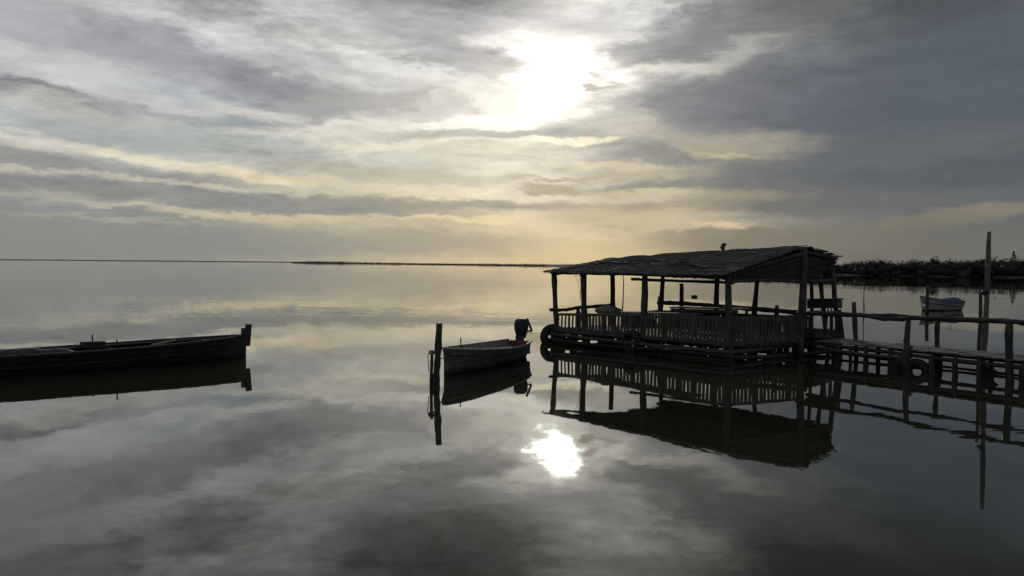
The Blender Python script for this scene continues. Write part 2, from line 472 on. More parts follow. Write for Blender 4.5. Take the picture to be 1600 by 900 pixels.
# ------------------------------------------------------------------ water
wm = bpy.data.materials.new('lagoon_water'); wm.use_nodes = True
n_, l_ = wm.node_tree.nodes, wm.node_tree.links
wb = n_['Principled BSDF']
wb.inputs['Base Color'].default_value = (.026, .029, .016, 1); wb.inputs['Specular Tint'].default_value = (1, .985, .87, 1)
wb.inputs['Roughness'].default_value = .015; wb.inputs['IOR'].default_value = 1.65
geo = n_.new('ShaderNodeNewGeometry')
def wnoise(scale, sx, sy, amp, detail=2, rot=0):
    mp = n_.new('ShaderNodeMapping'); l_.new(geo.outputs['Position'], mp.inputs[0])
    mp.inputs['Scale'].default_value = (sx, sy, 1); mp.inputs['Rotation'].default_value = (0, 0, R(rot))
    z = n_.new('ShaderNodeTexNoise'); l_.new(mp.outputs[0], z.inputs['Vector'])
    z.inputs['Scale'].default_value = scale; z.inputs['Detail'].default_value = detail
    s = n_.new('ShaderNodeVectorMath'); s.operation = 'SUBTRACT'; l_.new(z.outputs['Color'], s.inputs[0]); s.inputs[1].default_value = (.5, .5, .5)
    k = n_.new('ShaderNodeVectorMath'); k.operation = 'MULTIPLY'; l_.new(s.outputs[0], k.inputs[0]); k.inputs[1].default_value = (amp, amp, 0)
    return k.outputs[0], z.outputs['Fac']
def vadd(a, b):
    k = n_.new('ShaderNodeVectorMath'); k.operation = 'ADD'; l_.new(a, k.inputs[0])
    if isinstance(b, tuple): k.inputs[1].default_value = b
    else: l_.new(b, k.inputs[1])
    return k.outputs[0]
fine, _ = wnoise(5.0, .55, 1.6, .030, 3, 8)
mid, _ = wnoise(1.3, .5, 1.5, .016, 2, -6)
big, _ = wnoise(.25, .6, 1.2, .007, 1, 4)
_, patch = wnoise(.045, .5, 1.6, 1, 3, 12)
mr = n_.new('ShaderNodeMapRange'); mr.interpolation_type = 'SMOOTHSTEP'; l_.new(patch, mr.inputs[0])
for i, x in enumerate((.46, .60, .15, 1.0)): mr.inputs[i + 1].default_value = x
fs = n_.new('ShaderNodeVectorMath'); fs.operation = 'SCALE'; l_.new(fine, fs.inputs[0]); l_.new(mr.outputs[0], fs.inputs['Scale'])
ms = n_.new('ShaderNodeVectorMath'); ms.operation = 'SCALE'; l_.new(mid, ms.inputs[0]); l_.new(mr.outputs[0], ms.inputs['Scale'])
nv = vadd(vadd(vadd(fs.outputs[0], ms.outputs[0]), big), (0, 0, 1))
nn = n_.new('ShaderNodeVectorMath'); nn.operation = 'NORMALIZE'; l_.new(nv, nn.inputs[0])
l_.new(nn.outputs[0], wb.inputs['Normal'])
M['water'] = wm
w = MB(); S = 25000
w.add([(-S, -400, 0), (S, -400, 0), (S, S, 0), (-S, S, 0)], [(0, 1, 2, 3)])
tag(w.build('water', 'water'), 'calm grey green lagoon water mirroring the clouds', kind='structure')

# ------------------------------------------------------------------ far shores
def shore(name, pts, width, z=0.35):
    mb = MB(); vs = []; fs = []
    for i, p in enumerate(pts):
        a = pts[max(0, i - 1)]; b = pts[min(len(pts) - 1, i + 1)]
        d = (Vector(b) - Vector(a)); n = Vector((-d.y, d.x, 0)).normalized()
        if n.y < 0: n = -n
        vs += [Vector(p) + Vector((0, 0, -.3)), Vector(p) + n * width * .06 + Vector((0, 0, z)), Vector(p) + n * width + Vector((0, 0, z * 1.3))]
    for i in range(len(pts) - 1):
        for k in (0, 1): fs.append((i * 3 + k, i * 3 + 3 + k, i * 3 + 4 + k, i * 3 + 1 + k))
    mb.add(vs, fs)
    return tag(mb.build(name, 'earth'), None, kind='structure')
def V0(px, drop):
    """point on the water 'drop' photo pixels below the horizon"""
    hy = 412 + (px - 800) * math.tan(ROLL)
    return V(px, hy + drop, 0)
def crown_mass(mb, c, r, h, nleaf, rnd, cone=False):
    """leafy clump: many small faces spread through an uneven volume"""
    lobes = [Vector((rnd.uniform(-.5, .5) * r, rnd.uniform(-.45, .45) * r, rnd.uniform(.12, .74) * h)) for _ in range(6)]
    if not cone and nleaf > 80:
        for l in lobes[:4]: mb.ball(c + Vector((l.x, l.y, l.z * .8)), (r * .42, r * .42, h * .22), 6, 4, .25)
    for _ in range(nleaf):
        if cone:
            k = rnd.random() ** .8; zz = k * h; rr = r * (1 - k) * .9 * rnd.random() ** .5 + .02; an = rnd.uniform(0, 6.28)
            p = Vector((math.cos(an) * rr, math.sin(an) * rr, zz))
        else:
            l = rnd.choice(lobes)
            v = Vector((rnd.gauss(0, 1), rnd.gauss(0, 1), rnd.gauss(0, 1))).normalized() * rnd.random() ** .4
            p = l + Vector((v.x * r * .62, v.y * r * .62, v.z * h * .30))
            if p.z < .05: p.z = .05
        s = rnd.uniform(.06, .13) * max(1.2, min(r * 1.3, h)) * (0.6 if cone else 1)
        q = [c + p + Vector((rnd.uniform(-s, s), rnd.uniform(-s, s), rnd.uniform(-s, s) * .8)) for _ in range(3)]
        mb.add(q, [(0, 1, 2)])
rnd = random.Random(5)
def wood(name, ctrl, n, rows, depth, nleaf, label, hmul=1.0, cone=0.0, flat=1.0):
    """ctrl: (px, drop, height)"""
    mb = MB()
    for i in range(n):
        t = rnd.random() * (len(ctrl) - 1); k = min(int(t), len(ctrl) - 2); f = t - k
        px = ctrl[k][0] + (ctrl[k + 1][0] - ctrl[k][0]) * f
        dr = ctrl[k][1] + (ctrl[k + 1][1] - ctrl[k][1]) * f
        h = (ctrl[k][2] + (ctrl[k + 1][2] - ctrl[k][2]) * f)
        p = V0(px, dr); p = p * (1 + rnd.random() * depth); p.z = .1
        nz = mnoise.noise(Vector((px * .035, 0, 1.7))) * .30 + mnoise.noise(Vector((px * .13, 3, .7))) * .22
        hh = h * (0.80 + nz * .62 + rnd.random() * .12) * hmul
        cn = rnd.random() < cone
        crown_mass(mb, p, hh * (.28 if cn else rnd.uniform(.45, .75)), hh * (1.10 if cn else 1), nleaf, rnd, cn)
    return tag(mb.build(name, 'leaf'), label, kind='stuff', cat='woodland')
shore('far_shore', [V0(px, d) for px, d in ((-700, .95), (-300, .95), (0, .95), (200, 1.0), (400, 1.05), (500, 1.2))], 400, 2.2)
shore('middle_shore', [V0(px, d) for px, d in ((468, 1.9), (560, 2.2), (700, 2.6), (850, 3.3), (960, 4.3), (1080, 6.5), (1160, 9))], 60, 1.3)
shore('near_shore', [V0(px, d) for px, d in ((1100, 8.5), (1200, 12), (1310, 13.6), (1450, 14.6), (1600, 15.2), (1900, 17), (2400, 22))], 80, .35)
wood('distant_treeline', [(-300, .93, 7.5), (0, .95, 7.5), (200, 1.0, 6.5), (330, 1.0, 5.2), (455, 1.05, 3.4)], 1200, 1, .03, 16, 'thin hazy line of land and scrub on the far left horizon', .9)
wood('bushy_treeline', [(455, 1.85, 2.2), (475, 1.88, 4.0), (500, 1.95, 5.6), (540, 2.1, 4.9), (640, 2.4, 3.0), (760, 2.85, 3.4), (860, 3.3, 3.4), (960, 4.2, 3.6), (1060, 6, 3.2)], 2600, 1, .03, 34, 'long low bank of dark bushes beyond the open water in the middle')
wood('shore_woodland', [(1080, 8.5, 4.2), (1200, 11.5, 4.4), (1310, 13.5, 4.5), (1400, 14.3, 5.0), (1500, 14.8, 5.6), (1600, 15.1, 6.1), (1750, 16, 6.2), (2000, 18, 6)], 850, 1, .22, 110, 'dark wood of mixed trees along the right hand shore', .98, .16)
def far_tree(px, drop, h, r, kind, label, group=None):
    b = V0(px, drop); b = b * 1.03; b.z = .3
    root = empty(kind, b, label, 'tree', 'trees standing above the right hand wood')
    t = MB(); t.pole(b, b + Vector((0, 0, h * .7)), .11, .04, .05); t.build('trunk', 'bark', root)
    c = MB(); cone = kind == 'pine_tree'
    if cone:
        crown_mass(c, b + Vector((0, 0, h * .15)), r * 1.5, h * .85, 900, rnd, True)
    else: crown_mass(c, b + Vector((0, 0, h * .35)), r, h * .65, 520, rnd)
    c.build('crown', 'leaf', root)
far_tree(1461, 14.5, 6.4, 1.7, 'broadleaf_tree', 'broad round topped tree rising above the wood behind the white boat')
far_tree(1583, 15, 6.7, 1.6, 'pine_tree', 'pointed tree rising above the wood right of the tall leaning pole')

# ------------------------------------------------------------------ hut on the water
A = Vector((1.35, 25.4, 0)); E = Vector((5.62, 20.85, 0)); bdir = Vector((.85, .52, 0)).normalized()
F = Vector((7.85, 21.95, 0)); K = Vector((9.20, 22.95, 0)); G = Vector((5.05, 27.3, 0)); Cc = A + bdir * 2.3
root = empty('fishing_hut', ((A + K) / 2), 'open reed roofed hut on stilts with a slatted fence round its deck', 'hut')
def dk(p): return Vector(p)
ZD = .48
# deck
d = MB()
npl = 46
for i in range(npl):
    t0 = i / npl; t1 = (i + .94) / npl
    a = lerp(A, E, (t0 + t1) / 2); b_ = lerp(G, K, (t0 + t1) / 2)
    a = a + Vector((0, 0, ZD)); b_ = b_ + Vector((0, 0, ZD))
    ov = random.uniform(-.04, .08)
    dirn = (a - b_).normalized()
    d.bar(a + dirn * ov, b_, (E - A).length / npl * .95, .035, (0, 0, 1), .004)
d.build('deck', 'plank', root)
# beams under the deck
def beam(a, b, z1, z2, r, mat='wet', out=0.0):
    m = MB(); dd = (Vector(b) - Vector(a)).normalized(); nrm = Vector((dd.y, -dd.x, 0)) * out
    m.pole(Vector(a) + nrm - dd * .15 + Vector((0, 0, z1)), Vector(b) + nrm + dd * .15 + Vector((0, 0, z2)), r, r * .9, .05, 12)
    return m.build('beam', mat, root)
beam(A, E, .41, .41, .07, 'wet', .02); beam(A, E, .30, .27, .05, 'pole', .13); beam(A, E, .12, .17, .06, 'pole', .16); beam(A, E, .02, .06, .07, 'wet', .05)
beam(E, K, .41, .41, .07, 'wet', .02); beam(E, K, .26, .30, .05, 'pole', .12); beam(E, K, .14, .10, .06, 'wet', .1)
beam(G, K, .40, .40, .07); beam(A, G, .40, .40, .07); beam(G, K, .10, .12, .07); beam(A, G, .08, .10, .06)
for t in (.25, .5, .75): beam(lerp(A, G, t), lerp(E, K, t), .38, .38, .06)
# the bowed pale pole hanging along the waterline
m = MB(); pts = [onwall(x, y, A - bdir * .22, E - bdir * .22) for x, y in ((1008, 538), (1025, 543), (1042, 547), (1062, 545), (1085, 545), (1105, 549), (1138, 551))]
m.tube(pts, [.04, .045, .05, .045, .045, .04, .04], 8, .1); m.build('beam', 'pole', root)
# floats that carry the deck: piles
pm = []
for i in range(10):
    t = i / 9
    for s, w_ in ((0, A), (1, G)):
        p = lerp(A, E, t) if s == 0 else lerp(G, K, t)
        p = p + Vector((random.uniform(-.05, .05), random.uniform(-.05, .05), 0))
        m = MB(); m.pole(p + Vector((0, 0, -.7)), p + Vector((random.uniform(-.04, .04), 0, ZD - .02)), .075, .065, .02, 5); m.build('pile', 'wet', root)
for t in (.2, .4, .6, .8):
    p = lerp(E, K, t); m = MB(); m.pole(p + Vector((0, 0, -.7)), p + Vector((random.uniform(-.06, .06), 0, ZD - .02)), .075, .065, .02, 5); m.build('pile', 'wet', root)
    p = lerp(A, G, t); m = MB(); m.pole(p + Vector((0, 0, -.7)), p + Vector((random.uniform(-.06, .06), 0, ZD - .02)), .075, .065, .02, 5); m.build('pile', 'wet', root)
for i in range(3):
    for j in range(1, 7):
        p = lerp(lerp(A, E, j / 7), lerp(G, K, j / 7), (i + 1) / 4)
        m = MB(); m.pole(p + Vector((0, 0, -.7)), p + Vector((0, 0, ZD - .03)), .08, .07, .02, 4); m.build('pile', 'wet', root)
# roof posts: (top px, top py), foot px, wall line
def post(px0, py0, px1, py1, wa, wb_, r, toz=-.7, wob=.03, mat='pole', r2=None, name='post', knots=3):
    a = onwall(px0, py0, wa, wb_); b = onwall(px1, py1, wa, wb_)
    dd = (b - a); q = b + dd * ((toz - b.z) / dd.z) if toz is not None and abs(dd.z) > .01 and b.z > toz else b
    r = r * .86; m = MB(); m.pole(q, a, r, r2 or r * .9, wob, 9, knots); return m.build(name, mat, root)
post(865.5, 421, 868, 520, A, E, .095, wob=.03)
post(912, 421, 914, 520, A, E, .10, wob=.04)
post(957, 421, 956, 480, A, G, .10, wob=.02)
post(1008, 420, 1004, 520, A, E, .10, wob=.025)
post(1137, 424, 1140, 540, E, A, .11, wob=.02)
post(1256, 388, 1250, 545, E, F, .115, wob=.035)
post(1036, 426, 1032, 487, G, K, .085, wob=.02)
post(1119, 436, 1116, 485, G, K, .07)
post(1122, 436, 1121, 485, G, K, .07, wob=.05)
post(1184, 434, 1181, 490, G, K, .085, wob=.06)
post(1267.5, 425, 1269.5, 515, G, K, .06, wob=.04)
post(1281, 425, 1290, 520, G, K, .075, wob=.05)
post(1301, 425, 1309, 500, F, K, .085, wob=.05)
# short posts carrying the inner rail
for x, y0, w_ in ((1065, 443, .085), (1030, 463, .06), (1214, 477, .07), (903, 482, .07)):
    wl = (A, G) if x == 903 else (G, K)
    post(x, y0, x, 500, wl[0], wl[1], w_, toz=ZD, wob=.01, knots=1)
# rails
def rail(pxs, wa, wb_, r, name='rail', mat='pole'):
    pts = [onwall(x, y, wa, wb_) for x, y in pxs]
    m = MB(); n = []
    for a, b in zip(pts[:-1], pts[1:]):
        k = 5
        for i in range(k): n.append(lerp(a, b, i / k) + Vector((0, 0, random.uniform(-.007, .007))))
    n.append(pts[-1]); m.tube(n, [r * random.uniform(.88, 1.15) for _ in n], 8, .1)
    return m.build(name, mat, root)
rail([(859, 484), (868, 484.5), (886, 484), (903, 480.5), (930, 479), (958, 477)], A, G, .055)
rail([(1028, 473), (1060, 473.5), (1118, 478), (1182, 483), (1252, 489), (1262, 490)], G, K, .07)
rail([(987, 436), (1030, 438), (1118, 440.5), (1146, 442)], G, K, .05)
rail([(1030, 424), (1140, 430), (1305, 434)], G, K, .07, 'rear_eave_beam')
rail([(862, 426), (912, 426), (1008, 428), (1137, 433)], A, E, .06, 'eave_beam')
rail([(1137, 431), (1190, 414), (1254, 396)], E, F, .06, 'gable_rafter')
rail([(1254, 392), (1285, 399), (1306, 404)], F, K, .06, 'gable_rafter')
rail([(1137, 440), (1190, 438), (1256, 440)], E, F, .045, 'tie_beam')
rail([(1262, 440), (1285, 439), (1303, 438)], F, K, .05, 'tie_beam')

# low boarded side at the back of the deck
# slatted fence: each side is one panel, with rails
def slats(p0, p1, top0, bot0, top1, bot1, n, name='fence_panel', wmul=.56, off=0.06, bw=.03):
    m = MB(); dd = (Vector(p1) - Vector(p0)); L_ = dd.length; dn = dd.normalized(); nr = Vector((dn.y, -dn.x, 0)) * off
    for i in range(n):
        t = (i + .5) / n
        q = lerp(p0, p1, t) + nr
        zt = top0 + (top1 - top0) * t + random.uniform(-.03, .015); zb = bot0 + (bot1 - bot0) * t + random.uniform(-.05, .03)
        tilt = dn * random.uniform(-.018, .018)
        m.bar(q + Vector((0, 0, zb)) - tilt, q + Vector((0, 0, zt)) + tilt, L_ / n * wmul * random.uniform(.8, 1.2), .02, -nr.normalized() if nr.length else (0, 1, 0), .004)
    o = m.build(name, 'slat', root)
    m = MB()
    for fz in (.965, .10):
        a = Vector(p0) + nr * .6 + Vector((0, 0, bot0 + (top0 - bot0) * fz)); b = Vector(p1) + nr * .6 + Vector((0, 0, bot1 + (top1 - bot1) * fz))
        m.bar(a, b, (.055 if fz > .5 else .035), .08 if fz > .5 else .06, (0, 0, 1), .003)
    m.build('fence_rail', 'slat', o)
    return o
slats(A, lerp(A, E, .22), .93, .43, .99, .47, 9, wmul=.42)
slats(lerp(A, E, .22), lerp(A, E, .55), .99, .44, 1.07, .47, 17, wmul=.66)
slats(lerp(A, E, .55), E, 1.06, .40, 1.17, .42, 23, wmul=.7)
slats(E, lerp(E, F, 1.0), 1.16, .42, 1.16, .42, 19, wmul=.7)
slats(lerp(G, K, .02), lerp(G, K, .90), .95, .44, 1.02, .44, 40, name='rear_boarding', wmul=.97, off=.05)
slats(lerp(A, G, .62), lerp(A, G, .98), .86, .44, .95, .44, 12, name='rear_boarding', wmul=.9, off=-.05)
# thatch and reed mats
def mat_sheet(name, a, b, c, d_, mat, nu=40, nv=14, thick=.05, wav=.035, rag=.07, strands=90, sag=.05, seed=1, droop=0.0, skip=0.0):
    """a-b lower edge, d-c upper edge"""
    rn = random.Random(seed); m = MB(); a, b, c, d_ = map(Vector, (a, b, c, d_))
    nrm = (b - a).cross(d_ - a).normalized()
    if nrm.z < 0 and abs(nrm.z) > .05: nrm = -nrm
    def S(u, v):
        p = lerp(lerp(a, b, u), lerp(d_, c, u), v)
        nz = mnoise.noise(Vector((u * 7 + seed * 3.1, v * 3, seed))) * wav + mnoise.noise(Vector((u * 23 + seed, v * 9, seed))) * wav * .4
        return p + nrm * nz - Vector((0, 0, sag * math.sin(math.pi * u) * (1 - v) + droop * (1 - v) ** 4))
    grid = []
    for j in range(nv + 1):
        row = []
        for i in range(nu + 1):
            u = i / nu; v = j / nv; p = S(u, v)
            if j == 0: p += (lerp(a, b, u) - lerp(d_, c, u)).normalized() * rn.uniform(-rag * .3, rag)
            if i in (0, nu): p += (a - b if i == 0 else b - a).normalized() * rn.uniform(-rag, rag)
            row.append(p)
        grid.append(row)
    top = [p for r in grid for p in r]; bot = [p - nrm * thick * (1 if 0 < (k % (nu + 1)) < nu else .6) for k, p in enumerate(top)]
    nn_ = len(top); fs = []; w1_ = nu + 1
    for j in range(nv):
        for i in range(nu):
            q = (j * w1_ + i, j * w1_ + i + 1, (j + 1) * w1_ + i + 1, (j + 1) * w1_ + i)
            fs.append(q); fs.append(tuple(k + nn_ for k in reversed(q)))
    for i in range(nu):
        fs.append((i, i + nn_, i + 1 + nn_, i + 1)); k = nv * w1_ + i; fs.append((k, k + 1, k + 1 + nn_, k + nn_))
    for j in range(nv):
        k = j * w1_; fs.append((k, k + w1_, k + w1_ + nn_, k + nn_)); k = j * w1_ + nu; fs.append((k, k + nn_, k + w1_ + nn_, k + w1_))
    m.add(top + bot, fs)
    for s in range(strands):
        v = rn.random(); u0 = rn.uniform(-.01, .9); ln = rn.uniform(.1, .5); u1 = min(1.02, u0 + ln)
        pts = []
        lift = rn.uniform(.0, .02); v2 = min(1.0, max(0, v + rn.uniform(-.03, .03)))
        for k in range(6):
            u = u0 + (u1 - u0) * k / 5; pts.append(S(u, v + (v2 - v) * k / 5) + nrm * (.006 + lift))
        m.tube(pts, rn.uniform(.006, .014), 4, 0, False)
    for s in range(int(strands * .9)):       # loose stalks along the lower edge and ends
        u = rn.random(); p = S(u, 0); e = (lerp(a, b, u) - lerp(d_, c, u)).normalized()
        q = p - e * rn.uniform(.0, .1) - nrm * thick * rn.random()
        m.tube([q, q + e * rn.uniform(.05, rag * 2.2) + Vector((0, 0, -rn.uniform(0, .07 + droop)))], [.008, .003], 3, 0, False)
    for s in range(int(strands * .25)):
        i = rn.choice((0, 1)); v = rn.random(); p = S(i, v); e = (b - a).normalized() * (1 if i else -1)
        m.tube([p - e * .1, p + e * rn.uniform(.03, rag * 2) + Vector((0, 0, rn.uniform(-.05, .03)))], [.009, .003], 3, 0, False)
    return m.build(name, mat, root)
Ae = W(849, 423.5, 25.5); Ee = W(1134, 427, 20.5); Rr = W(1253, 386, 21.95); Lr = W(933, 407.5, 26.9)
Kr = W(1311, 402, 23.0); Gr = W(1030, 412, 28.0)
q = lambda u, v, dz=0: lerp(lerp(Ae, Ee, u), lerp(Lr, Rr, u), v) + Vector((0, 0, dz))
g = lambda u, v, dz=0: lerp(lerp(Gr, Kr, u), lerp(Lr, Rr, u), v) + Vector((0, 0, dz))
mat_sheet('reed_roofing', q(0, 0), q(.42, 0), q(.42, .96), q(0, .96), 'reed', 34, 12, .035, .035, .05, 130, .02, 1)
mat_sheet('reed_roofing', q(.38, 0, .02), q(1, 0, .0), q(1, .98, .0), q(.38, .98, .0), 'reed', 44, 14, .04, .035, .06, 180, .03, 2)
mat_sheet('reed_roofing', q(.14, .50, .05), q(.62, .42, .06), q(.60, 1.02, .05), q(.05, 1.03, .055), 'reed', 34, 10, .025, .04, .08, 120, .02, 3)
mat_sheet('reed_roofing', q(.50, .36, .05), q(.985, .34, .04), q(.99, 1.02, .03), q(.52, 1.03, .04), 'reed', 34, 10, .025, .035, .06, 120, .03, 4)
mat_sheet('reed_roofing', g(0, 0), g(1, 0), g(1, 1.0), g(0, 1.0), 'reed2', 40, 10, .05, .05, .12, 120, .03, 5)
for (u0, v0, u1, v1) in ((.36, .52, .70, .40), (.16, .46, .44, .40), (.62, .22, .97, .12)):  # dark tubes added to draw the seams between lapped mats
    m = MB(); pts = [q(u0 + (u1 - u0) * k / 10, v0 + (v1 - v0) * k / 10 + .05 * math.sin(k * .55), .075 + random.uniform(-.01, .012)) for k in range(11)]
    m.tube(pts, [.012 + .018 * math.sin(math.pi * k / 10) for k in range(11)], 6, .2); m.build('mat_seam', 'wet', root)
# ridge pole and its thatch roll
m = MB(); m.pole(lerp(Rr, Lr, -.01) + Vector((0, 0, -.07)), lerp(Rr, Lr, 1.02) + Vector((0, 0, -.07)), .05, .05, .03, 12); m.build('ridge_pole', 'pole', root)
m = MB(); m.pole(onwall(1127.5, 430, G, K), onwall(1130.5, 381, G, K), .055, .05, .02, 6)
pk = onwall(1131, 382.5, G, K); m.ball(pk, (.085, .06, .055), 8, 6, .15); m.ball(onwall(1128.5, 387, G, K), (.07, .06, .06), 8, 6, .15); m.build('post', 'wet', root)
# rafters below the mats
for u in (.06, .24, .42, .6, .78, .95):
    m = MB(); m.pole(q(u, 0, -.11), q(u, 1, -.12), .04, .035, .02, 5); m.build('rafter', 'pole', root)
    m = MB(); m.pole(g(u, 0, -.10), g(u, 1, -.12), .04, .035, .02, 5); m.build('rafter', 'pole', root)
# reed curtain hanging from the rear eave and the gable
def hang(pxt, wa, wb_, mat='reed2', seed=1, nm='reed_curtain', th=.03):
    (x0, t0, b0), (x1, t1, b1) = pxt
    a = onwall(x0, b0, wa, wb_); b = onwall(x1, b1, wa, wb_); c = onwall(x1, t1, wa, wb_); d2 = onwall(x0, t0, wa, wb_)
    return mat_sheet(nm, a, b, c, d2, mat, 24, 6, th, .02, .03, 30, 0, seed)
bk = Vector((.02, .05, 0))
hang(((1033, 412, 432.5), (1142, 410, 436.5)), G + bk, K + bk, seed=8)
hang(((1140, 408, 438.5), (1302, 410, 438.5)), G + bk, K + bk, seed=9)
# gable infill under the front slope
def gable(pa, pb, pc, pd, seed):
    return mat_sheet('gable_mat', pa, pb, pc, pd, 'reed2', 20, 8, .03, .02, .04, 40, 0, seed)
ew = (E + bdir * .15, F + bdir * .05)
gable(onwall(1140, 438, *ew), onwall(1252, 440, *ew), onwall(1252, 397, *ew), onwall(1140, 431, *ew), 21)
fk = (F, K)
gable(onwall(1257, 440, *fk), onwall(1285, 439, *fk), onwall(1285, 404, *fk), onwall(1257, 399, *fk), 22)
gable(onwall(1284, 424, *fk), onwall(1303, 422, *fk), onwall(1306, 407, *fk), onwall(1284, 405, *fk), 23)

# things on and round the hut
def tyre(px, py, wa, wb_, Ro, label, off=.16, axis=None, r=.10):
    c = onwall(px, py, wa, wb_); dd = (Vector(wb_) - Vector(wa)).normalized(); nr = Vector((dd.y, -dd.x, 0))
    c = c + nr * off
    m = MB(); m.torus(c, axis or nr, Ro - r, r, 40, 12, .95)
    o = m.build('tyre', 'tyre'); me = o.data
    me.transform(Matrix.Translation(-c)); o.location = c
    return tag(o, label, 'tyre', 'old tyres hung as fenders')
tyre(864.5, 526, A, E, .41, 'old black tyre hanging on the left corner of the hut above the water', .02, axis=(.15, -1, .05), r=.13)
tyre(992, 533, A, E, .34, 'old black tyre hung flat against the slatted fence of the hut')
PN0 = Vector((8.35, 21.25, 0)); PN1 = Vector((10.86, 17.55, 0)); pd = (PN1 - PN0).normalized()
PN2 = PN1 + pd * 3.2; PN0b = PN0 - pd * .3
pn = Vector((-pd.y, pd.x, 0)); pn = pn if pn.x > 0 else -pn
PW = 1.15
PF0 = PN0b + pn * PW; PF2 = PN2 + pn * PW
tyre(1410, 575, PN0, PN1, .27, 'black tyre hanging below the walkway against its forked rail post', .06, r=.13)
tyre(1432, 583, PN0, PN1, .35, 'black tyre with its hole showing below the walkway boards', .0, r=.10)
# bench with board top inside
def onlevel(px, py, z): return V(px, py, z)
tz = 1.02
t0 = onlevel(1054, 478.5, tz); 
tb = empty('table', (lerp(G, K, .35)) + Vector((-.5, -.55, ZD + .02)), 'long low wooden table under the reed roof behind the fence', 'table')
ta = onwall(1054, 480, G - bdir * .6, K - bdir * .6); tbb = onwall(1166, 483, G - bdir * .6, K - bdir * .6)
m = MB(); m.bar(ta - bdir * .0, tbb, .6, .05, (0, 0, 1), .005); m.build('tabletop', 'plank', tb)
for s in (.06, .94):
    for w_ in (-.22, .22):
        p = lerp(ta, tbb, s) + bdir * w_; m = MB(); m.bar(Vector((p.x, p.y, ZD + .02)), p - Vector((0, 0, .03)), .07, .07, (0, 1, 0), .004); m.build('leg', 'plank', tb)
m = MB(); m.bar(lerp(ta, tbb, .03) - bdir * .26 - Vector((0, 0, .08)), lerp(ta, tbb, .97) - bdir * .26 - Vector((0, 0, .08)), .03, .10, (0, 0, 1), .004); m.build('apron', 'plank', tb)
# bench along the fence with a bundle on it
bs = (A + bdir * .7 , E + bdir * .7)
ba = onwall(940, 487, *bs); bb = onwall(1092, 491, *bs)
be = empty('bench', Vector((ba.x, ba.y, ZD + .02)), 'long plank bench just inside the slatted fence of the hut', 'bench')
m = MB(); m.bar(ba, bb, .42, .045, (0, 0, 1), .006); m.build('seat', 'plank', be)
for s in (.04, .35, .66, .96):
    p = lerp(ba, bb, s); m = MB(); m.bar(Vector((p.x, p.y, ZD + .02)), p - Vector((0, 0, .02)), .08, .3, (0, 1, 0), .004); m.build('leg', 'plank', be)
c = onwall(951, 483.5, *bs); m = MB(); m.ball(c + Vector((0, 0, -.02)), (.33, .22, .14), 14, 8, .10); m.ball(c + Vector((-.22, .05, -.05)), (.2, .2, .11), 10, 7, .12); m.ball(c + Vector((.24, .02, -.06)), (.22, .18, .10), 10, 7, .12)
single('sack', m, 'sack', c - Vector((0, 0, .15)), 'lumpy cloth sack lying on the left end of the plank bench', 'sack')
# nets
def net(name, ps, nu, nv, rr, base, label, drop=None, seed=3):
    rn = random.Random(seed); a, b, c, d2 = map(Vector, ps); m = MB()
    def S(u, v):
        p = lerp(lerp(a, b, u), lerp(d2, c, u), v)
        return p + Vector((0, 0, -.12 * math.sin(math.pi * u) * (1 - v))) + Vector((mnoise.noise(Vector((u * 4, v * 4, seed))) * .10, mnoise.noise(Vector((u * 4, v * 4, seed + 7))) * .12, 0))
    for i in range(nu + 1): m.tube([S(i / nu, k / 8) for k in range(9)], rr, 3, 0, False)
    for j in range(nv + 1): m.tube([S(k / 8, j / nv) for k in range(9)], rr, 3, 0, False)
    return single(name, m, 'net', base, label, 'net', 'nets hung in the hut')
aw = (A, E)
net('fishing_net', (onwall(909, 482, *aw), onwall(913, 490, *aw), onwall(913, 424, *aw), onwall(900, 424, *aw)), 7, 18, .003, onwall(910, 482, *aw), 'thin fishing net gathered beside the second roof post from the left')
bw = (G - bdir * .2, K - bdir * .2)
net('fishing_net', (onwall(1186, 478, *bw), onwall(1248, 474, *bw), onwall(1248, 438, *bw), onwall(1190, 438, *bw)), 16, 14, .002, onwall(1215, 480, *bw), 'thin slack net hanging below the gable near the peak post', seed=5)
# shelf box on the rear corner posts
cr0 = onwall(1265, 475, G - bdir * .12, K - bdir * .12); cr1 = onwall(1312, 475, G - bdir * .12, K - bdir * .12)
sh = empty('wooden_chest', lerp(cr0, cr1, .5) - Vector((0, 0, .2)), 'dark wooden box fixed high between the corner posts right of the hut', 'box')
m = MB(); m.bar(cr0, cr1, .34, .23, (0, 0, 1), .008); m.build('box_body', 'wet', sh)
m = MB(); m.bar(cr0 + Vector((.0, 0, .135)), cr1 + Vector((.03, 0, .14)), .42, .035, (0, 0, 1), .006); m.build('lid', 'wet', sh)
m = MB(); m.tube([cr0 + Vector((-.15, 0, 0)), cr0 + Vector((.02, 0, 0))], .014, 6); m.build('rod', 'wet', sh)
for i in range(6):
    p = cr0 + (cr1 - cr0) * (.38 + .1 * i); m = MB(); m.tube([p + Vector((0, -.1, -.12)), p + Vector((0, -.1, -.26))], .022, 6, .1); m.build('peg', 'wet', sh)
gp = lambda x, y: onwall(x, y, F - Vector((0, .35, 0)) + pn * 0, K - Vector((0, .35, 0)))
gt = empty('slatted_gate', onwall(1300, 528, F, K), 'narrow leaning gate of dark slats at the hut end of the walkway', 'gate')
for x0, y0, x1, y1, w_ in ((1286, 488, 1289, 524, .05), (1293, 490, 1289, 524, .04), (1299, 486, 1299, 528, .09), (1308, 484, 1306, 528, .08), (1312, 484, 1318, 530, .07), (1310, 484, 1312, 530, .08)):
    m = MB(); m.bar(gp(x1, y1), gp(x0, y0), w_, .03, (0, 1, 0), .004); m.build('slat', 'wet', gt)
